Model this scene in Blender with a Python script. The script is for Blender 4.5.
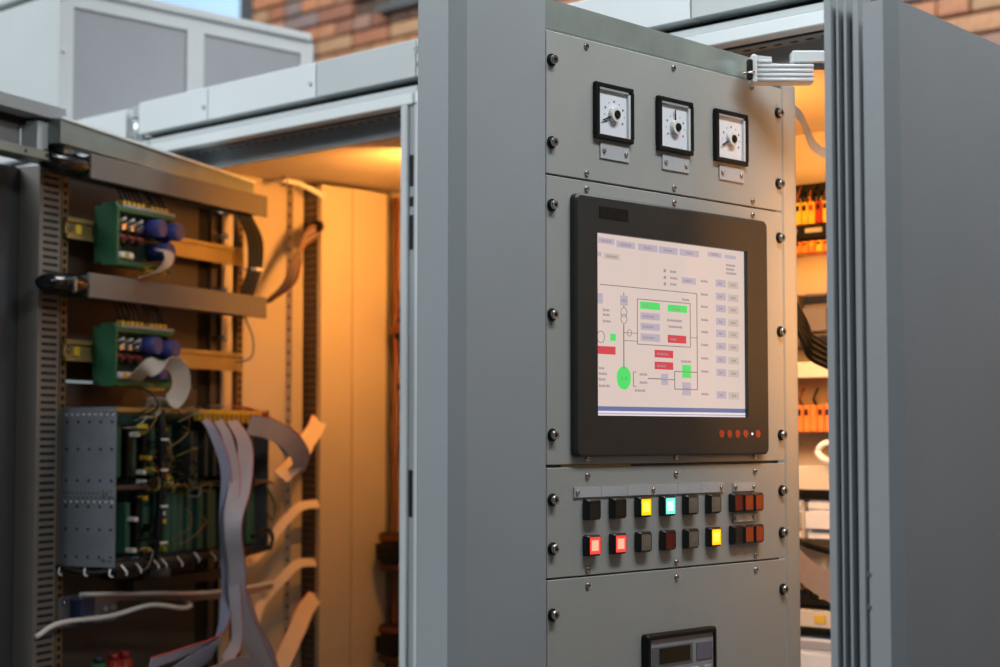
import bpy, bmesh, math, random
from mathutils import Vector, Matrix
random.seed(7)
S = bpy.context.scene
for o in list(bpy.data.objects): bpy.data.objects.remove(o)
C = bpy.context.scene.collection
R = math.radians

# ------------------------------------------------------------------ camera
cam = bpy.data.cameras.new('camera'); camo = bpy.data.objects.new('camera', cam); C.objects.link(camo)
cam.sensor_width = 36; cam.lens = 36 * 1720 / 1000
camo.location = (0, 0, 1.5)
camo.rotation_euler = (R(90) + math.atan(101.5 / 1720), 0, R(43.8))
cam.clip_start = .05
cam.dof.use_dof = True; cam.dof.focus_distance = 2.12; cam.dof.aperture_fstop = 5.0
S.camera = camo
# ------------------------------------------------------------------ light
w = bpy.data.worlds.new('hall_air'); S.world = w; w.use_nodes = True
w.node_tree.nodes['Background'].inputs[0].default_value = (.74, .80, .88, 1)
w.node_tree.nodes['Background'].inputs[1].default_value = .09
def area(name, loc, rot, sx, sy, power, col):
    l = bpy.data.lights.new(name, 'AREA'); l.shape = 'RECTANGLE'; l.size = sx; l.size_y = sy
    l.energy = power; l.color = col
    o = bpy.data.objects.new(name, l); C.objects.link(o); o.location = loc; o.rotation_euler = rot
    return o
area('hall_lamp', (-.55, 1.62, 2.92), (0, 0, 0), .30, 1.2, 26, (.94, .98, 1.0))
area('hall_lamp_front', (-4.2, -2.6, 4.8), (R(38), 0, R(-18)), 5.0, 2.0, 330, (.92, .97, 1.0))
area('brick_wall_fill', (-4.6, 4.0, 4.9), (R(50), 0, 0), 7.0, .8, 105, (1.0, .97, .93))  # added fill light turned to the bricks, not a fixture of the hall
area('vent_box_fill', (-1.5, 3.5, 4.4), (0, R(30), 0), 1.6, 1.0, 80, (.95, .98, 1.0))  # added fill light to brighten the side of the vent box
S.view_settings.view_transform = 'Standard'; S.view_settings.look = 'None'
S.view_settings.gamma = 1; S.view_settings.use_curve_mapping = False
S.view_settings.exposure = 0.0

# ------------------------------------------------------------------ materials
def srgb(r, g, b):
    f = lambda c: (c / 255 / 12.92) if c <= 10 else ((c / 255 + .055) / 1.055) ** 2.4
    return (f(r), f(g), f(b), 1)
MATS = {}
def mat(name, col, rough=.5, metal=0., var=.06, scale=30., bump=0., spec=.5, emit=None, estr=1., trans=0., coat=0.):
    if name in MATS: return MATS[name]
    m = bpy.data.materials.new(name); m.use_nodes = True; nt = m.node_tree; b = nt.nodes['Principled BSDF']
    c = srgb(*col)
    tc = nt.nodes.new('ShaderNodeTexCoord')
    nz = nt.nodes.new('ShaderNodeTexNoise'); nz.inputs['Scale'].default_value = scale; nz.inputs['Detail'].default_value = 4
    nt.links.new(tc.outputs['Object'], nz.inputs['Vector'])
    rp = nt.nodes.new('ShaderNodeValToRGB')
    rp.color_ramp.elements[0].position = .3; rp.color_ramp.elements[1].position = .7
    rp.color_ramp.elements[0].color = tuple(x * (1 - var) for x in c[:3]) + (1,)
    rp.color_ramp.elements[1].color = tuple(min(1, x * (1 + var)) for x in c[:3]) + (1,)
    nt.links.new(nz.outputs['Fac'], rp.inputs['Fac']); nt.links.new(rp.outputs['Color'], b.inputs['Base Color'])
    b.inputs['Roughness'].default_value = rough; b.inputs['Metallic'].default_value = metal
    b.inputs['Specular IOR Level'].default_value = spec
    if coat: b.inputs['Coat Weight'].default_value = coat
    if trans: b.inputs['Transmission Weight'].default_value = trans
    if emit:
        b.inputs['Emission Color'].default_value = srgb(*emit); b.inputs['Emission Strength'].default_value = estr
    if bump:
        bp = nt.nodes.new('ShaderNodeBump'); bp.inputs['Strength'].default_value = bump; bp.inputs['Distance'].default_value = .002
        n2 = nt.nodes.new('ShaderNodeTexNoise'); n2.inputs['Scale'].default_value = scale * 12
        nt.links.new(tc.outputs['Object'], n2.inputs['Vector']); nt.links.new(n2.outputs['Fac'], bp.inputs['Height'])
        nt.links.new(bp.outputs['Normal'], b.inputs['Normal'])
    MATS[name] = m; return m
paint   = mat('grey_door_paint', (149, 155, 159), .42, 0, .03, 6, .08)
panelm  = mat('grey_panel_paint', (158, 160, 156), .5, 0, .03, 8, .1)
light   = mat('light_grey_paint', (196, 203, 205), .45, 0, .03, 6, .05)
white   = mat('white_paint', (226, 234, 236), .45, 0, .02, 5, .04)
boxgrey = mat('vent_box_paint', (205, 212, 214), .5, 0, .03, 5, .04)
mesh_g  = mat('filter_mesh_grey', (158, 163, 168), .7, 0, .06, 4, .3)
galv    = mat('galvanised_steel', (140, 150, 144), .33, .45, .14, 14, .05)
steel   = mat('perforated_steel', (122, 127, 135), .42, .5, .1, 20, .05)
chrome  = mat('screw_steel', (190, 190, 188), .25, .95, .05, 60)
black   = mat('black_plastic', (13, 14, 15), .45, 0, .1, 40, spec=.3)
blackg  = mat('glossy_black_plastic', (12, 12, 14), .18, 0, .1, 30)
rubber  = mat('black_rubber', (8, 8, 10), .85, 0, .1, 60, spec=.05)
charcoal = mat('monitor_bezel_black', (40, 42, 41), .45, 0, .05, 30, .1)
inner   = mat('cabinet_inner_cream', (196, 184, 164), .55, 0, .03, 6, .05)
ductm   = mat('wiring_duct_grey', (108, 104, 98), .6, 0, .04, 20)
darkgap = mat('opening_shade_black', (12, 12, 13), .9)  # flat near-black paints the shade inside slots, holes and gaps
railm   = mat('yellow_zinc_rail', (168, 146, 92), .4, .5, .1, 30)
green   = mat('green_plastic', (32, 96, 62), .5, 0, .08, 30)
pcb     = mat('green_circuit_board', (22, 52, 40), .5, 0, .25, 50)
cardg   = mat('card_connector_green', (40, 84, 68), .55, 0, .15, 40)
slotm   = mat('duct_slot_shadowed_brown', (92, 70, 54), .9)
yellow  = mat('yellow_plastic', (206, 170, 48), .5, 0, .1, 60)
orange  = mat('orange_plastic', (224, 120, 40), .5, 0, .1, 40)
redp    = mat('red_plastic', (150, 34, 26), .45, 0, .1, 40)
bluep   = mat('blue_capacitor_sleeve', (62, 68, 146), .4, 0, .08, 30)
brownw  = mat('brown_wire', (110, 62, 34), .5, 0, .1, 60)
whitep  = mat('white_plastic', (222, 220, 214), .5, 0, .04, 40)
ribbon_m = mat('grey_ribbon_cable', (176, 170, 178), .55, 0, .04, 30)
ribbon_b = mat('blue_grey_ribbon_cable', (146, 152, 178), .55, 0, .04, 30)
ribbon_w = mat('cream_ribbon_cable', (226, 208, 190), .55, 0, .04, 30)
pinkedge = mat('red_ribbon_edge', (196, 70, 66), .5)
greyp   = mat('grey_plastic', (150, 152, 155), .5, 0, .05, 40)
lgreyp  = mat('light_grey_plastic', (206, 210, 212), .45, 0, .04, 40)
bluebox = mat('dark_blue_plastic', (38, 52, 88), .45, 0, .08, 40)
backpl  = mat('rear_panel_grey', (74, 66, 60), .55, .2, .06, 10)
dialm   = mat('meter_dial_white', (226, 230, 236), .5, 0, .02, 40)
greyprint = mat('grey_print', (110, 114, 120), .7)
mortar  = mat('dark_mortar', (86, 72, 62), .95, 0, .2, 30, .4)
platem  = mat('label_plate_grey', (178, 181, 184), .5, 0, .03, 30)
postm   = mat('bronze_tinted_post', (120, 98, 66), .5, .3, .08, 30)
concrete = mat('concrete_floor', (92, 92, 90), .7, 0, .12, 5, .2)

# ------------------------------------------------------------------ mesh helpers
STUFF = {'slots', 'plate_holes', 'plate_rivets', 'holes', 'post_holes', 'scale_marks', 'lower_terminals', 'spring'}
class MB:
    def __init__(s): s.bm = bmesh.new(); s.mi = 0
    def _tag(s, n0):
        s.bm.faces.ensure_lookup_table()
        for f in s.bm.faces[n0:]: f.material_index = s.mi
    def box(s, x0, x1, y0, y1, z0, z1, bev=0., seg=1):
        n0 = len(s.bm.faces)
        if x0 > x1: x0, x1 = x1, x0
        if y0 > y1: y0, y1 = y1, y0
        if z0 > z1: z0, z1 = z1, z0
        if not bev:
            v = [s.bm.verts.new((x, y, z)) for x in (x0, x1) for y in (y0, y1) for z in (z0, z1)]
            for f in ((0,1,3,2),(4,6,7,5),(0,4,5,1),(2,3,7,6),(0,2,6,4),(1,5,7,3)): s.bm.faces.new([v[i] for i in f])
        else:
            t = bmesh.new()
            v = [t.verts.new((x, y, z)) for x in (x0, x1) for y in (y0, y1) for z in (z0, z1)]
            for f in ((0,1,3,2),(4,6,7,5),(0,4,5,1),(2,3,7,6),(0,2,6,4),(1,5,7,3)): t.faces.new([v[i] for i in f])
            bev = min(bev, .45 * min(x1 - x0, y1 - y0, z1 - z0))
            bmesh.ops.bevel(t, geom=list(t.edges), offset=bev, segments=seg, affect='EDGES', profile=.5)
            s._merge(t)
        s._tag(n0); return s
    def _merge(s, t):
        mp = {}
        for v in t.verts: mp[v] = s.bm.verts.new(v.co)
        for f in t.faces:
            nf = s.bm.faces.new([mp[v] for v in f.verts]); nf.smooth = f.smooth
        t.free()
    def prism(s, pts, a0, a1, axis='z'):
        """closed 2-D outline swept along an axis: pts are (x,y) for z, (x,z) for y, (y,z) for x"""
        n0 = len(s.bm.faces)
        mk = {'z': lambda p, a: (p[0], p[1], a), 'y': lambda p, a: (p[0], a, p[1]), 'x': lambda p, a: (a, p[0], p[1])}[axis]
        A = [s.bm.verts.new(mk(p, a0)) for p in pts]; B = [s.bm.verts.new(mk(p, a1)) for p in pts]
        n = len(pts)
        for i in range(n): s.bm.faces.new((A[i], A[(i+1) % n], B[(i+1) % n], B[i]))
        s.bm.faces.new(A[::-1]); s.bm.faces.new(B)
        s._tag(n0); return s
    def cyl(s, p0, p1, r0, r1=None, n=12, caps=True, smooth=True):
        r1 = r0 if r1 is None else r1
        n0 = len(s.bm.faces)
        p0 = Vector(p0); p1 = Vector(p1); d = (p1 - p0).normalized()
        a = d.orthogonal().normalized(); b = d.cross(a)
        A = []; B = []
        for i in range(n):
            t = 2 * math.pi * i / n; q = a * math.cos(t) + b * math.sin(t)
            A.append(s.bm.verts.new(p0 + q * r0)); B.append(s.bm.verts.new(p1 + q * r1))
        for i in range(n):
            f = s.bm.faces.new((A[i], A[(i+1) % n], B[(i+1) % n], B[i])); f.smooth = smooth
        if caps: s.bm.faces.new(A[::-1]); s.bm.faces.new(B)
        s._tag(n0); return s
    def tube(s, pts, r, n=8):
        pts = smooth_path(pts); n0 = len(s.bm.faces); rings = []
        up = Vector((.3, .2, 1)).normalized()
        for i, p in enumerate(pts):
            d = (pts[min(i+1, len(pts)-1)] - pts[max(i-1, 0)]).normalized()
            a = d.cross(up)
            if a.length < 1e-4: a = d.orthogonal()
            a.normalize(); b = d.cross(a)
            rings.append([s.bm.verts.new(p + (a * math.cos(2*math.pi*k/n) + b * math.sin(2*math.pi*k/n)) * r) for k in range(n)])
        for A, B in zip(rings, rings[1:]):
            for k in range(n):
                f = s.bm.faces.new((A[k], A[(k+1) % n], B[(k+1) % n], B[k])); f.smooth = True
        s.bm.faces.new(rings[0][::-1]); s.bm.faces.new(rings[-1])
        s._tag(n0); return s
    def ribbon(s, pts, wdirs, width, th=.0012, off=0., ridges=True):
        """flat cable: pts path, wdirs one or more width directions spread along it"""
        pts = smooth_path(pts); n0 = len(s.bm.faces); N = len(pts)
        if not isinstance(wdirs, list): wdirs = [wdirs]
        wd = [Vector(x).normalized() for x in wdirs]; rows = []
        for i, p in enumerate(pts):
            t = i / (N - 1) * (len(wd) - 1) if len(wd) > 1 else 0
            k = min(int(t), len(wd) - 2) if len(wd) > 1 else 0
            a = wd[k].lerp(wd[k+1], t - k) if len(wd) > 1 else wd[0]
            d = (pts[min(i+1, N-1)] - pts[max(i-1, 0)]).normalized()
            a = (a - d * a.dot(d)).normalized(); nn = d.cross(a)
            c = p + a * off
            q = [c + a * sa * width / 2 + nn * sn * th / 2 for sa, sn in ((-1,-1),(1,-1),(1,1),(-1,1))]
            rows.append([[s.bm.verts.new(q[k]), s.bm.verts.new(q[(k+1) % 4])] for k in range(4)])
        for A, B in zip(rows, rows[1:]):
            for k in range(4):
                f = s.bm.faces.new((A[k][0], A[k][1], B[k][1], B[k][0])); f.smooth = True
        for r_ in (rows[0], rows[-1]): s.bm.faces.new([s.bm.verts.new(e[0].co) for e in r_])
        s._tag(n0); return s
    def build(s, name, mats, parent=None, loc=None):
        bmesh.ops.recalc_face_normals(s.bm, faces=list(s.bm.faces))
        me = bpy.data.meshes.new(name); s.bm.to_mesh(me); s.bm.free()
        for m in (mats if isinstance(mats, (list, tuple)) else [mats]): me.materials.append(m)
        o = link(name, me, parent, loc)
        if name in STUFF: o['kind'] = 'stuff'
        return o
def link(name, me, parent=None, loc=None):
    o = bpy.data.objects.new(name, me); C.objects.link(o)
    if parent: o.parent = parent
    if loc: o.location = loc
    return o
def smooth_path(pts, sub=8):
    P = [Vector(p) for p in pts]
    if len(P) < 3: return P
    Q = [P[0] * 2 - P[1]] + P + [P[-1] * 2 - P[-2]]; out = []
    for i in range(1, len(Q) - 2):
        for k in range(sub):
            t = k / sub; a, b, c, d = Q[i-1], Q[i], Q[i+1], Q[i+2]
            out.append(.5 * ((2*b) + (c-a)*t + (2*a-5*b+4*c-d)*t*t + (3*b-a-3*c+d)*t**3))
    out.append(P[-1]); return out
def thing(name, label, cat, loc=(0,0,0), rz=0., group=None):
    o = bpy.data.objects.new(name, None); C.objects.link(o); o.empty_display_size = .05
    o.location = loc; o.rotation_euler = (0, 0, R(rz)); tag(o, label, cat, group); return o
def tag(o, label, cat, group=None):
    o['label'] = label; o['category'] = cat
    if group: o['group'] = group
    return o
def struct(o, label=None):
    o['kind'] = 'structure'
    if label: o['label'] = label
    return o
def bx(name, m, parent, x0, x1, y0, y1, z0, z1, bev=0., seg=1):
    return MB().box(x0, x1, y0, y1, z0, z1, bev, seg).build(name, m, parent)
def copy_tree(o, parent=None):
    c = o.copy(); C.objects.link(c); c.parent = parent
    for ch in list(o.children): copy_tree(ch, c)
    return c

# ================================================================== SETTING
fl = bx('floor', concrete, None, -9.5, 3.0, -4.0, 6.2, -.05, 0); struct(fl)
YW = 5.85
wb = bx('wall_back', mortar, None, -9.6, 3.0, YW + .012, YW + .30, -.02, 5.2); struct(wb)
# bricks, English bond; the ones the photograph shows, plus the courses around them
tones = [(180,126,98),(186,132,102),(168,114,88),(158,126,112),(190,144,110),(152,106,88),(180,136,114),(140,124,122),(192,132,98),(180,144,112)]
bmats = [mat('brick_%d' % i, t, .9, 0, .16, 25, .5) for i, t in enumerate(tones)]
def brick_mesh(L, m):
    b = MB(); b.box(-L/2, L/2, -.03, .05, -.0345, .0345, .004); me_o = b.build('brick', m, wb); me = me_o.data
    bpy.data.objects.remove(me_o); return me
bme = {(L, i): brick_mesh(L, bmats[i]) for L in (.266, .128) for i in range(len(tones))}
WIN = [(-8.6, -7.49, 3.5, 5.0), (-6.37, -5.2, 3.665, 5.0)]
count = 0
def in_win(x0, x1, z):
    return any(x1 > a + .005 and x0 < b - .005 and z > c - .03 and z < d for a, b, c, d in WIN)
CH = .0833
for r in range(28, 50):
    z = r * CH + .04
    stretch = r % 2 == 0
    L = .28 if stretch else .14
    for part, (xa, xb, za, zb) in enumerate([(-7.62, -5.0, 3.48, 4.04), (-3.98, -2.6, 2.86, 3.3)]):
        if not (za < z < zb): continue
        x = xa + (0 if stretch else .07)
        while x < xb and count < 298:
            j = random.uniform(-.004, .004)
            if not in_win(x - L/2, x + L/2, z):
                o = link('brick', bme[(.266 if stretch else .128, random.randrange(len(tones)))], wb, (x + j, YW + random.uniform(-.003, .003), z))
                count += 1
            x += L
# the rest of the brickwork, joined
AREAS = [(-7.62, -5.0, 3.48, 4.04), (-3.98, -2.6, 2.86, 3.3)]
rest = MB(); rnd = random.Random(3)
for r in range(0, 61):
    z = r * CH + .04; stretch = r % 2 == 0; L = .28 if stretch else .14; hl = .133 if stretch else .064
    for xa in (-7.62,):      # the lattice of the visible patches carried on
        lo, hi = -9.5, 2.9
        x = xa + (0 if stretch else .07); x -= math.floor((x - lo) / L) * L
        while x + hl < hi:
            if x - hl > lo and not in_win(x - L/2, x + L/2, z) and not any(za < z < zb and a - .001 < x < b + .001 for a, b, za, zb in AREAS):
                rest.mi = rnd.randrange(len(tones)); rest.box(x - hl, x + hl, YW - .03, YW + .05, z - .0345, z + .0345)
            x += L
ro = rest.build('brickwork', bmats, wb); ro['kind'] = 'stuff'
sky_glass = mat('daylit_window_glass', (150, 180, 205), .2, 0, .05, 1, emit=(158, 192, 222), estr=.95)
winframe = mat('dark_window_frame', (84, 88, 92), .5)
for i, (a, b, c, d) in enumerate(WIN):
    fr = MB()
    fr.box(a, a + .11, YW - .02, YW + .011, c, d); fr.box(b - .11, b, YW - .02, YW + .011, c, d)
    fr.box(a + .11, b - .11, YW - .02, YW + .011, c, c + .05); fr.box(a + .11, b - .11, YW - .02, YW + .011, d - .06, d)
    f = fr.build('window_%d' % (i + 1), winframe); struct(f)
    bx('window_pane', sky_glass, f, a + .11, b - .11, YW - .004, YW + .004, c + .05, d - .06)
    bx('window_sill', winframe, f, a - .03, b + .03, YW - .09, YW + .0, c - .035, c)

# ================================================================== CABINET ROW
YR = 2.024
def cabinet(label, x0, x1, left=True, right=True):
    t = thing('control_cabinet', label, 'cabinet', ((x0 + x1) / 2, YR, 0), 0, 'row of control cabinets')
    a = (x0 - x1) / 2; b = -a
    bx('plinth', charcoal, t, a + .001, b - .001, .03, .68, 0, .1)
    bx('base_plate', inner, t, a + .02, b - .02, .03, .66, .1, .13)
    bx('back_wall', inner, t, a + .001, b - .001, .64, .66, .13, 2.075)
    if left: bx('side_wall', inner, t, a + .002, a + .018, .03, .64, .13, 2.075)
    if right: bx('side_wall', inner, t, b - .018, b - .002, .03, .64, .13, 2.075)
    bx('roof', light, t, a + .001, b - .001, .05, .67, 2.075, 2.10)
    bx('inner_ceiling', inner, t, a + .018, b - .018, .075, .64, 2.055, 2.074)
    # front head frame: grey top strip, groove, light strip, slotted underside and inner lip
    bx('head_groove', darkgap, t, a + .001, b - .001, .030, .048, 2.07, 2.118)
    bx('head_strip_upper', light, t, a + .001, b - .001, .012, .030, 2.0955, 2.108, .002)
    hs = bx('head_strip', white, t, a + .001, b - .001, .0, .030, 2.0725, 2.0935, .002)
    us = bx('head_underside', paint, t, a + .02, b - .02, .030, .062, 2.0685, 2.0745)
    n = int((b - a) / .027) - 1
    sl = MB()
    for k in range(n):
        x = a + .03 + k * .0275
        sl.box(x, x + .013, .044, .051, 2.0681, 2.0689)
    sl.build('slots', darkgap, us)
    bx('head_lip', paint, t, a + .02, b - .02, .062, .070, 2.036, 2.0745)
    return t
cab1 = cabinet('open cabinet with orange lit interior behind the circuit board rack', -2.955, -2.150)
cab2 = cabinet('open cabinet behind the instrument panel with terminal rows inside', -2.148, -1.290, right=False)
cab3 = thing('control_cabinet', 'lower cabinet behind the large open grey door at the right edge', 'cabinet', (-1.09, YR, 0), 0, 'row of control cabinets')
bx('plinth', charcoal, cab3, -.197, .197, .03, .68, 0, .1); bx('base_plate', inner, cab3, -.19, .19, .03, .66, .1, .13)
bx('back_wall', inner, cab3, -.197, .197, .64, .66, .13, 1.90); bx('side_wall', inner, cab3, .18, .197, .03, .64, .13, 1.90); bx('roof', light, cab3, -.197, .197, .0, .67, 1.90, 1.93)
cab0 = cabinet('far left cabinet of the row carrying the white vent box', -3.77, -2.957)
bx('front_door', paint, cab0, -.40, .375, -.025, -.002, .11, 2.06, .003)
# front stiles
def stile(cab, x0, x1):
    st = MB(); a = cab.location.x
    st.box(x0 - a, x1 - a, 0, .03, .1, 2.0725, .002); o = st.build('front_stile', light, cab); return o
s1 = stile(cab1, -2.182, -2.165)
s2 = stile(cab2, -2.147, -2.128)
MB().box(-2.164 + 2.5525, -2.151 + 2.5525, .006, .03, .1, 2.0725).build('stile_channel', paint, cab1)
for z0, z1 in ((1.93, 1.985), (1.895, 1.912), (1.36, 1.44), (1.82, 1.88)):
    MB().box(-2.163 + 2.5525, -2.154 + 2.5525, .0052, .0062, z0, z1).build('channel_slot', darkgap, s1)
s3 = stile(cab2, -1.314, -1.292)
stile(cab1, -2.953, -2.93); stile(cab0, -2.985, -2.959)
# cover beam segments running along the top front of the row
def beam(x0, x1, m, label, rivet=None, zt=2.183):
    t = thing('cover_beam', label, 'beam', ((x0 + x1) / 2, YR, 2.119), 0, 'cover beams along the cabinet tops')
    hw = (x1 - x0) / 2 - .0008
    MB().prism([(.0, .001), (.0, zt - 2.119), (.004, zt - 2.116), (.055, zt - 2.116), (.055, .001)], -hw, hw, 'x').build('cover', m, t)
    if rivet:
        MB().cyl((rivet - t.location.x, .001, .028), (rivet - t.location.x, -.004, .028), .0055, .004, 12).build('rivet', lgreyp, t)
beam(-1.546, -1.292, light, 'light grey cover beam segment at the top right above the open cabinet')
beam(-2.1405, -1.548, white, 'bright white cover beam segment above the instrument panel')
beam(-2.4085, -2.1435, light, 'light grey cover beam end piece beside the tall grey stile')
beam(-2.738, -2.410, white, 'white riveted cover beam segment in the middle of the left beam', -2.425)
beam(-2.975, -2.7395, white, 'white cover beam segment just right of the silver bolt', -2.752)
beam(-3.265, -3.02, white, 'short white cover beam segment left of the silver bolt', zt=2.176)
boltm = mat('bright_zinc_bolt', (222, 228, 230), .3, .4)
t = thing('lifting_bolt', 'shiny silver lifting bolt between two white cover beams', 'bolt', (-2.998, YR + .018, 2.102), 0)
MB().cyl((0, 0, 0), (0, 0, .06), .014, .014, 14).build('shank', boltm, t)
MB().cyl((0, 0, .055), (0, 0, .078), .020, .016, 6, smooth=False).build('head', boltm, t)
t = thing('lifting_bolt', 'small silver bolt at the end of the cover beam beside the tall stile', 'bolt', (-2.132, YR + .0, 2.119), 0)
MB().cyl((0, .006, .02), (0, -.002, .02), .007, .006, 10).build('shank', chrome, t)
MB().cyl((0, .0, .045), (0, -.012, .045), .008, .004, 6, smooth=False).build('head', chrome, t)

# vent box on top of the far left cabinet
t = thing('vent_box', 'large pale grey sheet metal box with grey filter panels on the cabinet roof', 'vent box', (-3.287, YR, 2.12))
BZ = .362
MB().box(-.72, -.004, .003, .72, 0, BZ).build('body', boxgrey, t)
bx('base', light, t, -.70, -.01, .03, .70, -.02, 0)
bx('side_frame', boxgrey, t, -.004, .004, .0, .037, .002, BZ - .004)
bx('side_frame', boxgrey, t, -.004, .004, .342, .390, .002, BZ - .004)
bx('side_frame', boxgrey, t, -.004, .004, .683, .724, .002, BZ - .004)
bx('side_frame', boxgrey, t, -.004, .0039, .037, .683, BZ - .035, BZ - .004)
bx('side_frame', boxgrey, t, -.004, .0039, .037, .683, .002, .03)
bx('filter_panel', mesh_g, t, -.004, -.0005, .038, .341, .03, BZ - .036)
bx('filter_panel', mesh_g, t, -.004, -.0005, .391, .682, .03, BZ - .036)
MB().box(-.74, .012, -.012, .715, BZ - .002, BZ + .018, .003).build('lid', boxgrey, t)
for z in (.362, .245, .115):
    MB().cyl((.004, .012, z - .02), (.009, .012, z - .02), .0055, .003, 10).build('rivet', whitep, t)

# ---- cabinet 1 interior: wide vertical trunking on the left wall, perforated post, back rails
t = thing('wiring_duct', 'tall wide vertical wiring duct lit orange inside the left cabinet', 'wiring duct', (-2.936, 2.42, .14))
H = 1.905
bx('body', ductm, t, 0, .076, .003, .205, 0, H)
bx('cover', inner, t, .0765, .0795, .002, .087, 0, H, .001); bx('cover', inner, t, .0765, .0795, .089, .19, 0, H, .001)
sl = MB()
for k in range(120):
    z = .07 + k * .0152
    if z < H - .03: sl.box(.022, .062, -.0005, .004, z, z + .0055)
sl.build('slots', slotm, t)
bx('rim', inner, t, .066, .0795, -.002, .003, 0, H)
t = thing('mounting_post', 'perforated vertical mounting post on the side wall of the left cabinet', 'post', (-2.936, 2.385, .13))
bx('post', inner, t, 0, .022, 0, .03, 0, 1.92)
h = MB()
for k in range(75): h.cyl((.011, -.0006, .05 + k * .025), (.011, .002, .05 + k * .025), .0042, n=8)
h.build('holes', slotm, t)
t = thing('mounting_bar', 'pale diagonal lamp bracket under the ceiling of the left cabinet', 'bracket', (-2.87, 2.38, 2.0))
MB().tube([(-.005, -.05, .046), (.01, -.02, .040), (.03, .03, .018)], .006).build('arm', whitep, t)
MB().cyl((-.012, -.06, .040), (-.004, -.048, .050), .009, n=10).build('knob', chrome, t)
# back of cabinet 1 seen beside the stile
for z, dz, mm, nm, lb in ((2.0, .03, railm, 'mounting_rail', 'upper brass coloured rail on the back wall of the left cabinet'), (1.79, .035, ductm, 'mounting_rail', 'middle grey rail on the back wall of the left cabinet'),
                      (1.60, .014, black, 'mounting_rail', 'thin black rail on the back wall of the left cabinet'), (1.50, .022, railm, 'mounting_rail', 'lower brass rail on the back wall of the left cabinet')):
    tag(bx(nm, mm, None, -2.835, -2.25, 2.62, 2.661, z, z + dz), lb, 'rail', 'rails on the back of the left cabinet')
tag(MB().cyl((-2.815, 2.60, .3), (-2.815, 2.60, 2.03), .006, n=8).build('conduit_rod', brownw), 'thin vertical rod at the back of the left cabinet', 'rod')
def device(name, label, x, y, z, wd, d, hh, m1, m2, cat='device', grp=None):
    t = thing(name, label, cat, (x, y, z), 0, grp)
    bx('body', m1, t, -wd/2, wd/2, -d, 0, 0, hh, .003)
    bx('front_step', m1, t, -wd/2 + .004, wd/2 - .004, -d - .016, -d, hh * .28, hh * .72, .002)
    bx('terminal_row', m2, t, -wd/2 + .003, wd/2 - .003, -d - .004, -d, hh * .8, hh * .95)
    bx('terminal_row', m2, t, -wd/2 + .003, wd/2 - .003, -d - .004, -d, hh * .05, hh * .2)
    return t
device('contactor', 'dark contactor low on the back wall of the left cabinet', -2.80, 2.661, 1.20, .07, .09, .085, black, brownw, grp='devices in the left cabinet')
device('contactor', 'dark contactor near the bottom of the left cabinet view', -2.80, 2.661, 1.0, .07, .09, .085, black, brownw, grp='devices in the left cabinet')
device('contactor', 'brown relay in the upper part of the left cabinet', -2.80, 2.661, 1.71, .05, .06, .05, brownw, black, grp='devices in the left cabinet')

# ================================================================== INSTRUMENT SWING FRAME (right)
XP, Y0 = -1.35885, 1.495
sf = thing('swing_frame', 'grey instrument swing frame with bolted panels opened toward the viewer', 'swing frame', (XP, Y0, 0), 90)
PW = .4826
# wide near stile: flat face, bevelled corner, edge face
MB().prism([(-.0006, .0), (-.132, .0), (-.147, .015), (-.147, .063), (-.142, .070), (-.02, .070), (-.0006, .05)][::-1], .16, 2.09).build('near_stile', paint, sf)
# thin folded line
hst = bx('hinge_stile', panelm, sf, PW + .0075, PW + .041, .0, .05, .2, 1.99, .002)
patchy_zinc = mat('zinc_reflection_patches', (176, 188, 182), .3, .55, .22, 9, .03)  # lighter patches in the colour imitate reflections on the bar
tb = MB().prism([(.001, 1.9845), (.001, 2.021), (PW - .01, 2.0145), (PW - .01, 1.9845)], .004, .05, 'y').build('top_bar', patchy_zinc, sf)
bx('top_bar_lip', galv, sf, .001, PW - .012, .0015, .05, 1.982, 1.9845)
bx('rear_rail', galv, sf, .002, PW - .002, .02, .05, .2, .23)
rows = [(1.8095, 1.9815), (1.4648, 1.8075), (1.3325, 1.4615), (.95, 1.3305)]
panels = []
for k, (z0, z1) in enumerate(rows):
    o = bx('front_panel', panelm, sf, .0012, PW + .005, .0, .003, z0, z1, .0008)
    panels.append(o)
bx('light_stop_sheet', charcoal, sf, .004, PW - .004, .0045, .0055, .95, 1.980)  # added dark sheet, stops lamp light leaking through the panel gaps
bx('filler_strip', railm, sf, .03, .16, .0035, .0043, 1.4610, 1.4642)
# big cap screws with black washers, small countersunk screws
sm = MB(); sm.cyl((0, 0, 0), (0, -.002, 0), .0076, n=16)
sm.mi = 1; sm.cyl((0, -.002, 0), (0, -.0075, 0), .0058, .0052, 14)
sm.mi = 0; sm.cyl((0, -.0071, 0), (0, -.0078, 0), .0026, n=6)
scr0 = sm.build('panel_screw', [black, chrome], panels[0]); scr_me = scr0.data; bpy.data.objects.remove(scr0)
ss = MB(); ss.cyl((0, 0, 0), (0, -.0022, 0), .0042, .0034, 12); ss.mi = 1; ss.box(-.0028, .0028, -.0026, -.002, -.0005, .0005)
ss0 = ss.build('small_screw', [chrome, black], panels[0]); ss_me = ss0.data; bpy.data.objects.remove(ss0)
for pi, zs in ((0, (1.946, 1.847)), (1, (1.772, 1.642, 1.500)), (2, (1.424, 1.367)), (3, (1.290,))):
    for z in zs:
        for x in (.0098, .4790): link('panel_screw', scr_me, panels[pi], (x, 0, z))
for pi, zs in ((0, (1.973, 1.817)), (1, (1.798, 1.4715)), (2, (1.451, 1.339)), (3, (1.320,))):
    for z in zs:
        for x in (.0735, .245, .417): link('small_screw', ss_me, panels[pi], (x, 0, z))

def on_panel(name, label, cat, x, z, grp=None, dy=0.):
    return thing(name, label, cat, (XP - dy + .0002, Y0 + x, z), 90, grp)
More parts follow.
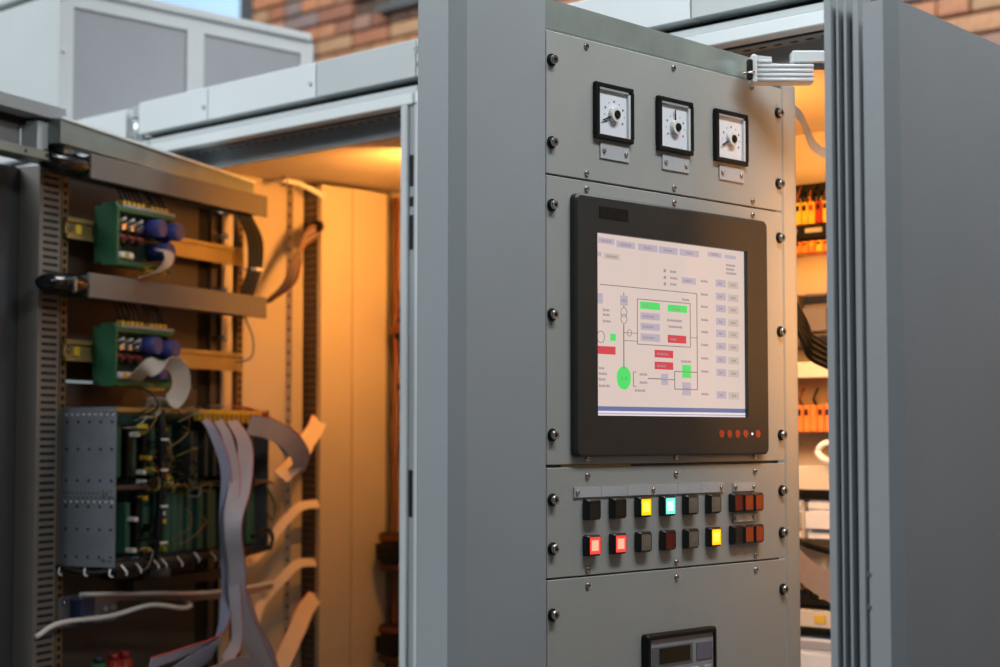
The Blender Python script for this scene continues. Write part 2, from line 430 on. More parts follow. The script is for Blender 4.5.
# ---- analogue meters
tagplate_lab = ['blank white screwed label plate under the left dial meter', 'blank white screwed label plate under the middle dial meter', 'blank white screwed label plate under the right dial meter']
def meter(k, x, z, ang, label):
    t = on_panel('panel_meter', label, 'meter', x, z, 'analogue panel meters')
    s = .0360; h = .0350; d = .0065
    m = MB(); b = .006
    m.box(-s, s, -d, 0, h - b, h, .001); m.box(-s, s, -d, 0, -h, -h + b, .001)
    m.box(-s, -s + b, -d, 0, -h + b, h - b); m.box(s - b, s, -d, 0, -h + b, h - b)
    m.build('bezel', black, t)
    dial = bx('dial', dialm, t, -s + b, s - b, -.0022, 0, -h + b, h - b)
    bx('dial_wall', lgreyp, t, s - b - .004, s - b, -d + .001, -.0022, -h + b, h - b)
    bx('dial_wall', greyp, t, -s + b, s - b, -d + .001, -.0022, h - b - .003, h - b)
    # printed scale: short ticks on an arc and small figures
    tk = MB()
    for i in range(9):
        a = R(215 - i * 31)
        cx, cz = .019 * math.cos(a) + .002, .0165 * math.sin(a) - .002
        tk.cyl((cx, -.0023, cz), (cx, -.0026, cz), .0016 if i % 2 == 0 else .0008, n=6)
    tk.build('scale_marks', greyprint, dial)
    hub = MB().cyl((.0, -.0022, -.002), (.0, -.008, -.002), .0095, .0088, 20).build('hub', whitep, t)
    MB().cyl((.001, -.0079, -.002), (.001, -.0095, -.002), .0055, .005, 16).build('hub_cap', black, hub)
    a = R(ang); ca, sa = math.cos(a), math.sin(a)
    nd = MB(); nd.prism([(-.0011*sa + .005*ca, .0011*ca + .005*sa - .002), (.0011*sa + .005*ca, -.0011*ca + .005*sa - .002), (.0006*sa + .0245*ca, -.0006*ca + .0225*sa - .002), (-.0006*sa + .0245*ca, .0006*ca + .0225*sa - .002)], -.0052, -.0042, 'y')
    nd.build('needle', black, t)
    p = on_panel('label_plate', tagplate_lab[k], 'label plate', x + .004, z - .0485, 'blank label plates under the meters')
    bx('plate', platem, p, -.0275, .0275, -.0018, 0, -.0098, .0098, .0005)
    for sx in (-.021, .021): MB().cyl((sx, -.0018, 0), (sx, -.0036, 0), .0034, .0028, 10).build('screw', chrome, p)
meter(0, .1215, 1.8968, 205, 'square black framed dial meter at the left, its pointer low left')
meter(1, .2435, 1.8968, 92, 'square black framed dial meter in the middle, its pointer upright')
meter(2, .3645, 1.8968, 208, 'square black framed dial meter at the right nearest the orange cabinet')

# ---- touch screen monitor
mo = on_panel('touch_panel', 'large black framed touch screen showing a circuit diagram', 'monitor', .2405, 1.632)
MW, MH, D = .1975, .158, .010
sx0, sx1, sz0, sz1 = -.1587, .1495, -.1085, .1135
def frame(name, m, par, x0, x1, z0, z1, ix0, ix1, iz0, iz1, y0, y1, rc=.008):
    b = MB(); bm = b.bm
    def ring(a0, a1, c0, c1, rr, y):
        out = []
        for cx, cz, st in ((a1 - rr, c1 - rr, 0), (a0 + rr, c1 - rr, 90), (a0 + rr, c0 + rr, 180), (a1 - rr, c0 + rr, 270)):
            for k in range(5):
                a = R(st + k * 22.5); out.append(bm.verts.new((cx + rr * math.cos(a), y, cz + rr * math.sin(a))))
        return out
    rs = [ring(x0, x1, z0, z1, rc, y1), ring(x0, x1, z0, z1, rc, y0 + .0025), ring(x0 + .0025, x1 - .0025, z0 + .0025, z1 - .0025, max(rc - .002, .0008), y0), ring(ix0, ix1, iz0, iz1, .0006, y0), ring(ix0, ix1, iz0, iz1, .0006, y1)]
    n = len(rs[0])
    for A, B in zip(rs, rs[1:] + rs[:1]):
        for k in range(n): bm.faces.new((A[k], A[(k+1) % n], B[(k+1) % n], B[k]))
    return b.build(name, m, par)
frame('bezel', charcoal, mo, -MW, MW, -MH, MH, sx0, sx1, sz0, sz1, -D, -.0003)
def emis(name, col, st): return mat(name, (10, 10, 10), .25, 0, 0, 10, emit=col, estr=st, spec=.3)
scr = bx('screen', emis('screen_background', (230, 209, 199), .88), mo, sx0 + .0002, sx1 - .0002, -.0045, -.0004, sz0 + .0002, sz1 - .0002)
PAL = {'g': emis('screen_green', (84, 232, 112), .9), 'r': emis('screen_red', (222, 76, 84), .88), 'b': emis('screen_lilac', (196, 184, 198), .85), 'k': emis('screen_line', (150, 136, 138), .75),
       'B': emis('screen_taskbar_blue', (110, 124, 172), .85), 'w': emis('screen_white', (240, 230, 238), .95), 't': emis('screen_text', (174, 158, 160), .8), 'c': emis('screen_tan', (212, 194, 182), .85)}
G = {k: MB() for k in PAL}
LV = {'b': .0047, 'c': .0047, 'B': .0047, 'w': .0048, 'g': .0048, 'r': .0048, 'k': .0049, 't': .0050}
def UV(u, v): return max(-.1475 + u / 100 * .3035, sx0 + .0005), .1135 - v / 100 * .222
fname = {'g': 'green_field', 'r': 'red_field', 'b': 'lilac_field', 'c': 'tan_field'}
def rect(c, u0, v0, u1, v1):
    a, b = UV(u0, v0); d, e = UV(u1, v1)
    if c in fname: bx(fname[c], PAL[c], scr, a, d, -LV[c], -.0044, e, b)
    else: G[c].box(a, d, -LV[c], -.0044, e, b)
def line(u0, v0, u1, v1, c='k', wd=.35):
    if abs(u1 - u0) > abs(v1 - v0): rect(c, u0, v0 - wd * .65, u1, v0 + wd * .65)
    else: rect(c, u0 - wd / 2, v0, u0 + wd / 2, v1)
def word(u, v, n=4):   # caption too small to read in the photograph: a row of tiny strokes
    for i in range(n): rect('t', u + i * .85, v - .7 + (i * 37 % 3) * .15, u + i * .85 + .45, v + .7)
def ringm(c, u, v, ru, th, ell=1.):
    cx, cz = UV(u, v); n = 20; b = G[c]
    for i in range(n):
        a, a2 = 2*math.pi*i/n, 2*math.pi*(i+1)/n; r1 = ru; r2 = max(ru - th, 0)
        if r2 > 0: b.prism([(cx + r1*math.cos(a), cz + ell*r1*math.sin(a)), (cx + r1*math.cos(a2), cz + ell*r1*math.sin(a2)), (cx + r2*math.cos(a2), cz + ell*r2*math.sin(a2)), (cx + r2*math.cos(a), cz + ell*r2*math.sin(a))], -LV[c], -.0044, 'y')
    if r2 == 0: b.prism([(cx + r1*math.cos(2*math.pi*i/n), cz + ell*r1*math.sin(2*math.pi*i/n)) for i in range(n)], -LV[c], -.0044, 'y')
RECTS = [('b',-1.2,2.4,8.8,5.6),('b',10.3,3.0,22,6.6),('b',24.1,3.1,36.7,6.9),('b',37.8,3.1,50.2,7),('b',51.8,3.1,65.1,6.9),('b',71.4,2.6,81.2,5.6),('b',83.5,3.3,91.7,5.4),
 ('b',-3.7,10.3,.8,12.9),('b',53,19.4,62.8,23.1),('b',-3.8,33.1,1.5,38.8),('b',12.4,33.3,17.2,38.8),('b',25.4,41.8,38,45.7),('c',2.3,10.6,12.3,13.9),('g',25.2,35.7,38.1,39.8),('g',43.5,36,56.5,40.1),
 ('b',25.4,47.7,38,51.6),('b',25.4,53.6,38,57.8),('b',38.7,75.8,43.4,82.2),('b',52.9,80.3,58.9,87.8),('r',43.3,53.4,55.8,57.9),('r',-3.9,62.0,9.3,66.4),('r',34.5,62.4,46.8,66.7),('r',34.5,69.1,46.8,73.4),
 ('g',6.1,54.9,9.5,58.8),('g',53,70.2,59,77.7)]
for q in RECTS: rect(*q)
for v in (18.6, 26.4, 33.6, 41.3, 48.4, 56, 63.9, 71.6, 84.8):
    rect('b', 77, v, 84, v + 4.3); rect('c', 85.7, v + .3, 93.4, v + 4.6); word(79, v + 2.2, 3); word(88, v + 2.4, 4); word(66.4, v + 1.9, 6)
for u, v, n in ((1, 4, 7), (13, 4.9, 8), (28, 5, 6), (41, 5, 7), (56, 5, 6), (74, 4, 6), (4, 12.2, 8), (55, 21.3, 6), (45.2, 16.9, 5), (45.2, 20.6, 6), (45.2, 24.2, 5), (84.6, 9.3, 8), (84.6, 11.7, 7), (84.6, 14.1, 9),
                (53.3, 32.4, 6), (1.6, 42.1, 5), (1.6, 44.7, 5), (1.6, 48.2, 6), (52.4, 68.2, 8), (43.9, 48.6, 11), (42.9, 45, 12), (-1, 74.1, 4), (-1, 77.1, 6), (-1, 80.2, 5), (-1, 83.7, 8), (24.7, 76.6, 6),
                (24.7, 81.2, 6), (21.6, 85.7, 8), (27, 37.8, 5), (46, 38.4, 7), (27, 43.8, 9), (27, 49.7, 8), (27, 55.8, 9), (45, 55.8, 5), (36, 64.6, 9), (36, 71.4, 7), (13.4, 36, 4), (53.8, 84, 5), (39.4, 79, 4)): word(u, v, n)
for v in (16, 19.8, 23.5): rect('t', 40.8, v, 42.2, v + 1.7)
line(-.3, 28.2, 63.3, 28.2); line(63.4, 28.2, 63.4, 84.3, wd=.4); line(23.3, 34.4, 58.7, 34.4); line(23.3, 59.8, 58.7, 59.8); line(23.3, 34.4, 23.3, 59.8); line(58.7, 34.4, 58.7, 59.8)
line(14.7, 31.5, 14.7, 33.3); line(14.7, 38.8, 14.7, 40.2); ringm('k', 14.7, 42.5, .0062, .0008); ringm('k', 14.7, 46.2, .0062, .0008); line(14.55, 49.3, 14.55, 74, wd=.55)
ringm('k', .2, 57, .0075, .0008); ringm('k', 18.2, 53.8, .0045, .0007); line(14.6, 53.8, 23.3, 53.8, wd=.28); line(14.6, 58.2, 23.3, 58.2, wd=.28); line(58.7, 54.2, 63.4, 54.2, wd=.28)
ringm('g', 14.5, 79, .0135, .02, 1.08); line(20.6, 75.5, 20.6, 83.5); line(20.6, 75.5, 22.4, 75.5); line(20.6, 83.5, 22.4, 83.5)
line(30, 78.8, 38.7, 78.8, wd=.45); line(43.4, 79, 47.8, 79, wd=.4); line(47.8, 74.2, 47.8, 84.3, wd=.4); line(47.8, 74.2, 63.4, 74.2, wd=.4); line(47.8, 84.3, 63.4, 84.3, wd=.4)
for u in (12.6, 15.4): ringm('k', u + .6, 79.2, .0022, .0007); 
rect('B', -3.4, 94.9, 97.7, 97.4); rect('w', -3.4, 97.5, 97.7, 98.4); rect('b', -3.4, 98.6, 97.7, 99.2); rect('w', -3.4, 99.3, 97.7, 99.9)
gname = {'g': 'generator_symbol', 'r': 'red_fields', 'b': 'lilac_fields', 'k': 'diagram_lines', 'B': 'task_bar', 'w': 'status_bar', 't': 'captions', 'c': 'tan_fields'}
for k in PAL:
    if len(G[k].bm.faces):
        o = G[k].build(gname[k], PAL[k], scr)
        if k in 'kt': o['kind'] = 'stuff'
bx('badge', black, mo, -.1550, -.1005, -D - .0006, -D + .001, .131, .1455)
led = mat('orange_red_touch_key', (150, 52, 26), .5, emit=(190, 62, 30), estr=.22)
for x in (.089, .106, .124, .142, .170):
    MB().cyl((x, -D + .001, -.1305), (x, -D - .0008, -.1305), .0052, n=14).build('touch_key', led, mo)
MB().cyl((.157, -D + .001, -.1305), (.157, -D - .0008, -.1305), .0016, n=8).build('power_light', emis('power_light_white', (255, 240, 220), 1.5), mo)

# ---- illuminated push buttons in two rows
blk = mat('button_housing_black', (20, 20, 20), .35, 0, .05, 30)
LENS = {
 'dark': mat('button_lens_dark', (22, 26, 24), .35, 0, .05, 40),
 'yellow': mat('button_lens_yellow_lit', (240, 180, 20), .4, 0, .05, 90, emit=(255, 190, 10), estr=1.15),
 'green': mat('button_lens_green_lit', (90, 230, 190), .4, 0, .05, 90, emit=(110, 245, 205), estr=1.1),
 'red': mat('button_lens_red_lit', (240, 60, 50), .4, 0, .05, 90, emit=(255, 62, 52), estr=1.15),
 'grey': mat('button_lens_clear_off', (118, 112, 100), .3, 0, .1, 90),
 'maroon': mat('button_lens_maroon', (92, 24, 22), .3, 0, .08, 90),
 'orange': mat('button_lens_orange_faint_glow', (150, 62, 22), .35, 0, .1, 90, emit=(150, 58, 18), estr=.12),  # orange lens carries a faint glow of its own
 'darkred': mat('button_lens_dark_red', (110, 34, 26), .35, 0, .1, 90)}
CORE = {'yellow': mat('button_core_yellow', (255, 220, 90), .4, emit=(255, 214, 70), estr=1.15), 'green': mat('button_core_green', (200, 255, 240), .4, emit=(190, 255, 236), estr=1.15), 'red': mat('button_core_pink', (255, 170, 150), .4, emit=(255, 150, 120), estr=1.15)}
def button(x0, x1, z0, z1, kind, label, depth=.010):
    cx, cz = (x0 + x1) / 2, (z0 + z1) / 2
    t = on_panel('push_button', label, 'push button', cx, cz, 'illuminated push buttons')
    hx, hz = (x1 - x0) / 2, (z1 - z0) / 2
    bx('housing', blk, t, -hx, hx, -depth * .72, 0, -hz, hz, .0012)
    frame('rim', blk, t, -hx, hx, -hz, hz, -hx + .0022, hx - .0022, -hz + .0022, hz - .0022, -depth, -depth * .7, .003)
    ln = bx('lens', LENS[kind], t, -hx + .0023, hx - .0023, -depth + .0006, -depth * .7, -hz + .0023, hz - .0023)
    if kind in CORE: bx('glow_core', CORE[kind], ln, -hx * .5, hx * .5, -depth + .0002, -depth + .0008, -hz * .5, hz * .5)
    elif kind in ('grey',):
        bx('inner_tile', LENS['grey'], ln, -hx * .5, hx * .5, -depth + .0001, -depth + .0010, -hz * .5, hz * .5)
xs = (.0640, .1122, .1612, .2096, .2568, .3052)
top = [('dark', 'unlit black push button at the left end of the upper row'), ('dark', 'second unlit black push button of the upper row beside the yellow one'), ('yellow', 'lit yellow push button in the upper row'), ('green', 'lit green push button in the upper row'), ('grey', 'unlit clear push button right of the green lit one'), ('grey', 'unlit clear push button at the right of the upper row above the yellow one')]
bot = [('red', 'lit red push button at the left end of the lower row'), ('red', 'second lit red push button of the lower row'), ('grey', 'unlit clear push button right of the two red lit ones'), ('maroon', 'unlit dark maroon push button in the lower row'), ('grey', 'unlit clear push button between the maroon and the yellow lower ones'), ('yellow', 'lit yellow push button in the lower row')]
for i, x in enumerate(xs):
    
    button(x, x + .0245, 1.3985, 1.4235, *top[i])
    button(x, x + .0245, 1.3555, 1.3805, *bot[i])
for z0, row in ((1.3985, 'upper'), (1.3565, 'lower')):
    kinds = ['darkred', 'orange', 'orange'] if row == 'upper' else ['dark', 'orange', 'orange']
    for i, (a, b) in enumerate(((.3565, .3785), (.3795, .4020), (.4030, .4245))):
        nm = {'upper': ['dark red', 'middle orange', 'right hand orange'], 'lower': ['black', 'middle orange', 'right hand orange']}[row][i]
        button(a, b, z0, z0 + .0245, kinds[i], 'small %s push button in the %s block of three' % (nm, row))
# ---- label strips above the buttons
def strip(x0, x1, z0, z1, n, screws, label):
    t = on_panel('label_strip', label, 'label strip', (x0 + x1) / 2, (z0 + z1) / 2, 'blank label strips over the buttons')
    hw = (x1 - x0) / 2; hh = (z1 - z0) / 2; st = 2 * hw / n
    for i in range(n): bx('label_plate', platem, t, -hw + i * st + .0003, -hw + (i + 1) * st - .0003, -.0018, 0, -hh, hh)
    for s in screws: MB().cyl((s - (x0 + x1) / 2, -.0018, 0), (s - (x0 + x1) / 2, -.0038, 0), .0034, .0028, 10).build('screw', chrome, t)
strip(.0475, .345, 1.4255, 1.4378, 6, (.053, .197, .339), 'long blank white label strip above the upper row of buttons')
strip(.366, .4165, 1.4255, 1.4365, 1, (.3705, .4115), 'short blank white label strip above the upper block of three')
strip(.366, .4165, 1.385, 1.396, 1, (.3705, .4115), 'short blank white label strip between the two blocks of three')

# ---- small controller at the bottom
t = on_panel('controller_unit', 'small black framed controller with a dark display at the bottom of the panel', 'controller', .252, 1.17)
frame('bezel', black, t, -.078, .066, -.09, .0835, -.071, .060, -.08, .0765, -.010, -.0003, .004)
pl = bx('face_plate', greyp, t, -.071, .060, -.007, -.0004, -.08, .0765)
bx('display_surround', mat('display_surround_grey', (96, 100, 104), .5), pl, -.066, .016, -.0078, -.0069, .042, .0665)
bx('display', mat('dark_green_display', (18, 26, 18), .2), pl, -.052, .010, -.0086, -.0077, .046, .0645)
bx('key_field', mat('lilac_grey_key', (110, 110, 126), .5), pl, .024, .057, -.0082, -.0069, .044, .0655)
for i in range(5):
    for j in range(4):
        bx('key', mat('pale_key', (168, 176, 180), .5), pl, -.066 + i * .0255 + (.002 if i == 4 else 0), -.048 + i * .0255, -.009, -.0069, .02 - j * .026, .036 - j * .026, .001)

# ---- ribbed plastic block at the top corner of the swing frame
t = thing('cable_guide', 'light grey ribbed plastic guide block at the top corner of the instrument frame', 'cable guide', (-1.335, 1.872, 1.972), 44)
MB().prism([(.012, .0), (.088, .0), (.088, .018), (.032, .026), (.032, .034), (.012, .036)], .004, .03, 'y').build('body', lgreyp, t)
for k in range(5):
    z = .003 + k * .0062
    MB().cyl((.012, .005, z), (.088 if k < 4 else .032, .005, z), .0029, n=10).build('rib', lgreyp, t)
bx('end_cap', lgreyp, t, .004, .012, .0, .03, -.002, .037, .002)
MB().cyl((.001, .008, .022), (.004, .008, .022), .006, n=10).build('knob', black, t)
bx('clip', black, t, -.002, .006, -.003, .006, .002, .03, .002)
MB().cyl((-.008, -.003, .010), (.008, -.003, .012), .0018, n=8).build('pin', chrome, t)
t = thing('hinge_arm', 'light grey steel arm above the ribbed guide block', 'arm', (-1.300, 1.930, 1.998), 44)
bx('arm', light, t, -.004, .09, .0, .02, .003, .020, .002)
bx('arm_underside', charcoal, t, .0, .088, .002, .018, -.003, .003)

# ================================================================== RIGHT HAND DOOR
DA = 95.49; DL = .492
ZT = 1.9365
dr = MB().prism([(0, 0), (DL, 0), (DL, .02), (.012, .02), (.006, .034), (-.012, .034), (-.012, .012)], .12, ZT).build('door', paint, cab3)
dr.location = (-.891 + 1.09, 1.508 - YR, 0); dr.rotation_euler = (0, 0, R(DA)); dr['label'] = 'large plain grey sheet metal door standing open'
MB().box(.022, .040, .0345, .080, .12, ZT + .01).build('gasket_channel', rubber, dr)
MB().box(-.004, .022, .0419, .0497, .12, ZT + .012, .001).build('channel_lip', paint, dr)
MB().box(-.004, .022, .0564, .0592, .12, ZT + .012).build('channel_lip', paint, dr)
MB().box(-.004, .022, .0656, .0676, .12, ZT + .012).build('channel_lip', paint, dr)
MB().box(-.006, .022, .0721, .0811, .12, ZT + .014, .001).build('outer_lip', paint, dr)
for y in (.0530, .0624): MB().cyl((.018, y, .12), (.018, y, ZT + .008), .0022, n=8).build('rubber_seal', rubber, dr)
for z in (1.362, 1.330): MB().cyl((-.010, .0355, z), (-.013, .0355, z), .003, n=8).build('rivet', chrome, dr)

# ================================================================== LEFT SWING FRAME (rear side with circuit boards)
LO, LA = (-2.6542, 1.6065, 0), 110.3
lf = thing('rack_frame', 'open steel swing frame at the left carrying circuit boards', 'swing frame', LO, LA)
def lthing(name, label, cat, grp=None): return thing(name, label, cat, LO, LA, grp)
# local axes: x along the frame away from the viewer, -y toward the viewer (w), z up
def lbox(name, m, par, u0, u1, w0, w1, z0, z1, bev=0.): return bx(name, m, par, u0, u1, -w1, -w0, z0, z1, bev)
# top beam of galvanised steel, deeper at the near end
MB().prism([(-.03, 2.046), (.60, 2.020), (.60, 1.990), (-.0, 2.004), (-.03, 2.004)], -.062, -.03, 'y').build('top_beam', galv, lf)
MB().prism([(-.03, 2.050), (.60, 2.022), (.60, 2.0185), (-.03, 2.0455)], -.066, -.02, 'y').build('beam_edge_highlight', white, lf)  # white strip paints the sky highlight along the beam lip
lbox('top_rail', paint, lf, -.45, .0, .0, .05, 2.046, 2.068)
lbox('upper_sheet', greyp, lf, -.45, -.06, -.02, .0, 1.996, 2.034)
lbox('rail_gap', darkgap, lf, -.45, .0, -.02, .01, 2.034, 2.046)
lbox('corner_block', light, lf, -.058, -.030, .0, .035, 1.99, 2.040)
lbox('corner_recess', darkgap, lf, -.029, -.004, .005, .03, 1.996, 2.042)
lbox('corner_post', galv, lf, -.003, .022, .0, .05, 1.99, 2.045, .001)
br = lbox('corner_bracket', galv, lf, -.45, .018, .0, .045, 1.972, 1.9885, .001)
for u in (-.10, -.045, -.012, -.20, -.3): MB().cyl((u, -.0455, 1.980), (u, -.044, 1.980), .0032, n=10).build('bracket_hole', darkgap, br)
MB().cyl((.010, -.0505, 2.03), (.010, -.049, 2.03), .006, n=12).build('post_hole', darkgap, lf)
# slotted vertical duct at the near post
dk = lbox('post_duct', ductm, lf, -.005, .055, -.045, .0, .2, 1.972, .001)
sl = MB()
for k in range(150):
    z = .3 + k * .0128
    if z < 1.965: sl.box(.006, .026, -.0006, .001, z, z + .0052); sl.box(.0275, .047, -.0006, .001, z, z + .0052)
sl.build('slots', darkgap, dk)
ps = lbox('perforated_post', postm, lf, .057, .075, -.012, .0, .2, 1.96)
h = MB()
for k in range(110):
    z = .3 + k * .0152
    if z < 1.95: h.box(.0615, .0705, -.0006, .001, z, z + .0085)
h.build('post_holes', darkgap, ps)
ps = lbox('perforated_post', postm, lf, .640, .662, -.012, .0, .2, 2.0)
h = MB()
for k in range(110):
    z = .3 + k * .0152
    if z < 1.98: h.box(.646, .655, -.0006, .001, z, z + .0085)
h.build('post_holes', darkgap, ps)
lbox('side_cover', charcoal, lf, -.15, -.075, -.064, -.052, .2, 1.970)
lbox('side_cover_edge', mat('shaded_cover_grey', (62, 64, 66), .5), lf, -.074, .006, -.068, -.0455, .2, 1.970)  # dark sheet puts the shade beside the column into its colour
# backs of the front panels, with dark strips painting the shade of two gaps
for z0, z1 in ((1.76, 1.985), (1.60, 1.755), (1.27, 1.595), (1.0, 1.265), (.6, .995)):
    lbox('rear_panel', backpl, lf, .080, .545, -.04, -.035, z0, z1)
lbox('gap_shade_strip', darkgap, lf, .546, .585, -.045, -.038, .6, 1.985); lbox('rear_post', backpl, lf, .586, .608, -.045, -.03, .6, 1.985); lbox('gap_shade_strip', darkgap, lf, .609, .639, -.045, -.038, .6, 1.985)
for z in (1.96, 1.91, 1.80, 1.70): MB().cyl((.597, -.001, z), (.597, .03, z), .006, n=8).build('stud', chrome, lf)
lbox('cross_rail', backpl, lf, .3, .64, -.03, -.01, 1.205, 1.225); lbox('cross_rail', galv, lf, .36, .70, -.06, -.03, 1.255, 1.262)
# DIN rails
for z in (1.853, 1.634):
    r_ = thing('din_rail', 'upper yellowish mounting rail carrying a green module' if z > 1.8 else 'lower yellowish mounting rail carrying a green module', 'rail', LO, LA, 'mounting rails on the rack frame')
    lbox('web', railm, r_, .060, .645, .003, .006, z + .006, z + .028); lbox('flange', railm, r_, .060, .645, .006, .011, z + .028, z + .036); lbox('flange', railm, r_, .060, .645, .006, .011, z - .002, z + .006)
    MB().cyl((.073, -.006, z + .018), (.073, -.010, z + .018), .006, n=10).build('screw', chrome, r_)
    lbox('earth_tag', yellow, r_, .086, .102, .006, .009, z + .008, z + .024)
# horizontal wiring ducts
for z0, z1, nm in ((1.954, 1.998, 'upper'), (1.742, 1.786, 'lower')):
    d_ = lthing('wiring_duct', '%s horizontal grey wiring duct crossing the rack frame' % nm, 'wiring duct', 'horizontal wiring ducts')
    lbox('base', ductm, d_, .058, .648, .002, .055, z0 + .004, z1 - .004); lbox('cover', ductm, d_, .056, .655, .056, .0625, z0, z1, .0015)
    sl = MB()
    for k in range(40): sl.box(.06 + k * .0145, .067 + k * .0145, -.050, -.012, z0 + .0035, z0 + .006)
    sl.build('slots', darkgap, d_)
    c_ = lthing('cable_sleeve', 'glossy black tapered sleeve at the near end of the %s duct' % nm, 'sleeve', 'black duct end sleeves')
    zc = (z0 + z1) / 2 - .001
    b = MB(); pts = [(-.040, .010), (-.026, .016), (.002, .020), (.034, .021), (.060, .0195), (.072, .014)]
    rings = []
    for u, hh in pts:
        dz = .009 * (u < -.03) * (nm == 'upper')
        rings.append([b.bm.verts.new((u, -(.034 + .030 * math.cos(a) * hh / .021), zc + dz + hh * math.sin(a))) for a in [2 * math.pi * i / 16 for i in range(16)]])
    for A, B in zip(rings, rings[1:]):
        for i in range(16): f = b.bm.faces.new((A[i], A[(i+1) % 16], B[(i+1) % 16], B[i])); f.smooth = True
    b.bm.faces.new(rings[0][::-1]); b.bm.faces.new(rings[-1]); b.build('sleeve', blackg, c_)
    if nm == 'lower':
        MB().box(.008, .014, -.0695, -.060, zc - .016, zc + .012, .002).build('cable_tie', chrome, c_)

# green DIN rail modules
def module(z0, label, wires_z, k):
    t = lthing('relay_module', label, 'circuit module', 'green circuit modules')
    u0, u1 = .136, .322; zt = z0 + .112
    lbox('base', green, t, u0, u1, .012, .030, z0 + .004, zt - .004)
    MB().prism([(-.024, z0 + .012), (-.034, z0), (-.060, z0), (-.066, z0 + .008), (-.066, zt - .006), (-.060, zt + .002), (-.034, zt + .002), (-.024, zt - .012)], u0 - .006, u0, 'x').build('end_plate', green, t)
    MB().prism([(-.030, z0 + .003), (-.046, z0 + .003), (-.046, zt - .003), (-.030, zt - .003)], u1, u1 + .003, 'x').build('end_plate', green, t)
    lbox('circuit_board', pcb, t, u0, u1, .030, .0335, z0 + .012, zt - .012)
    lbox('lower_wall', green, t, u0, u1, .030, .056, z0, z0 + .010, .002); lbox('upper_wall', green, t, u0, u1, .030, .060, zt - .014, zt - .004, .002)
    lbox('terminal_strip', greyp, t, u0 + .02, u1, .036, .060, zt - .004, zt + .001)
    for i in range(10):
        u = u0 + .026 + i * .0148
        if i in (5,): continue
        lbox('wire_ferrule', yellow, t, u, u + .008, .044, .056, zt + .001, zt + .008)
        MB().tube([(u + .004, -.050, zt + .007), (u + .004 + random.uniform(-.004, .004), -.048, (zt + wires_z) / 2), (u + .004, -.035, wires_z)], .0022, 6).build('wire', black, t)
    for i in range(3):
        u = u0 + .030 + i * .026
        for j in range(2):
            z = zt - .040 - j * .024
            MB().cyl((u, -.0335, z), (u, -.055, z), .0065, .006, 10).build('transistor', black if j else chrome, t)
            MB().cyl((u + .011, -.036, z + .008), (u + .011, -.052, z + .006), .0035, .003, 8).build('solder_lug', chrome if not j else redp, t)
        MB().cyl((u + .002, -.042, zt - .055), (u + .018, -.046, zt - .060), .0042, n=8).build('resistor', redp, t)
        MB().cyl((u - .004, -.046, zt - .030), (u + .002, -.058, zt - .024), .0026, n=6).build('jumper', whitep, t)
    caps = ((.254, zt - .034, .046), (.304, zt - .036, .050), (.278, zt - .076, .048)) if k == 0 else ((.244, zt - .034, .046), (.296, zt - .038, .050), (.266, zt - .080, .044))
    for u, z, L_ in caps:
        b = MB(); b.cyl((u, -.0335, z), (u, -.032 - L_, z), .0165, n=20); c_ = b.build('capacitor', bluep, t)
        MB().cyl((u, -.0318 - L_, z), (u, -.0330 - L_, z), .0145, .0135, 20).build('cap_end', mat('blue_grey_cap_end', (70, 72, 122), .5), c_)
    f_ = lbox('fuse_holder', whitep, t, u0 + .022, u0 + .066, .034, .054, z0 + .014, z0 + .027, .003)
    lbox('fuse_mark', yellow, f_, u0 + .036, u0 + .048, .0535, .0548, z0 + .016, z0 + .025)
    MB().cyl((u0 + .012, -.034, z0 + .02), (u0 + .012, -.05, z0 + .02), .006, n=10).build('fuse_clip', chrome, t)
    b = MB()
    for i in range(6): b.box(u0 + .10 + i * .011, u0 + .107 + i * .011, -.056, -.040, z0 - .004, z0)
    b.build('lower_terminals', yellow, t)
module(1.808, 'upper green circuit module with blue capacitors and short ribbon', 1.956, 0)
module(1.588, 'lower green circuit module with curled ribbon cable', 1.744, 1)

# ---- card subrack
rk = lthing('card_rack', 'steel subrack full of circuit cards in the left frame', 'card rack')
zb, zt_, u0, u1, wd = 1.270, 1.549, .060, .572, .120
pl = lbox('side_plate', steel, rk, u0, u0 + .003, .0, wd, zb, zt_)
h = MB()
for z in (1.535 - .012, 1.475, 1.42, 1.375, 1.335, 1.287):
    for j in range(5): w_ = .016 + j * .024; h.cyl((u0 - .0006, -w_, z), (u0 + .001, -w_, z), .0027, n=8)
for j in range(12):
    for i in range(3): h.cyl((u0 - .0006, -(.012 + j * .0090 + (i % 2) * .005), 1.398 - i * .008), (u0 + .001, -(.012 + j * .0090 + (i % 2) * .005), 1.398 - i * .008), .0017, n=6)
h.build('plate_holes', darkgap, pl)
h = MB()
for z in (1.536, 1.383):
    for j in range(9): w_ = .012 + j * .0125; h.box(u0 - .0008, u0, -w_ - .004, -w_, z - .0012, z + .0012)
h.build('plate_rivets', whitep, pl)
for z in (1.540, 1.402, 1.395, 1.283):
    for w_ in (.096, .110): MB().cyl((u0 - .001, -w_, z), (u0 - .003, -w_, z), .0042, .003, 10).build('plate_screw', chrome, pl)
lbox('side_plate', steel, rk, u1 - .003, u1, .0, wd, zb, zt_)
for z in (zb, 1.404, zt_ - .008):
    lbox('cross_rail', backpl if z < 1.5 else railm, rk, u0 + .003, u1 - .003, wd - .014, wd - .004, z, z + .008)
lbox('back_plane', pcb, rk, u0 + .003, u1 - .003, .030, .034, zb + .004, zt_ - .004)
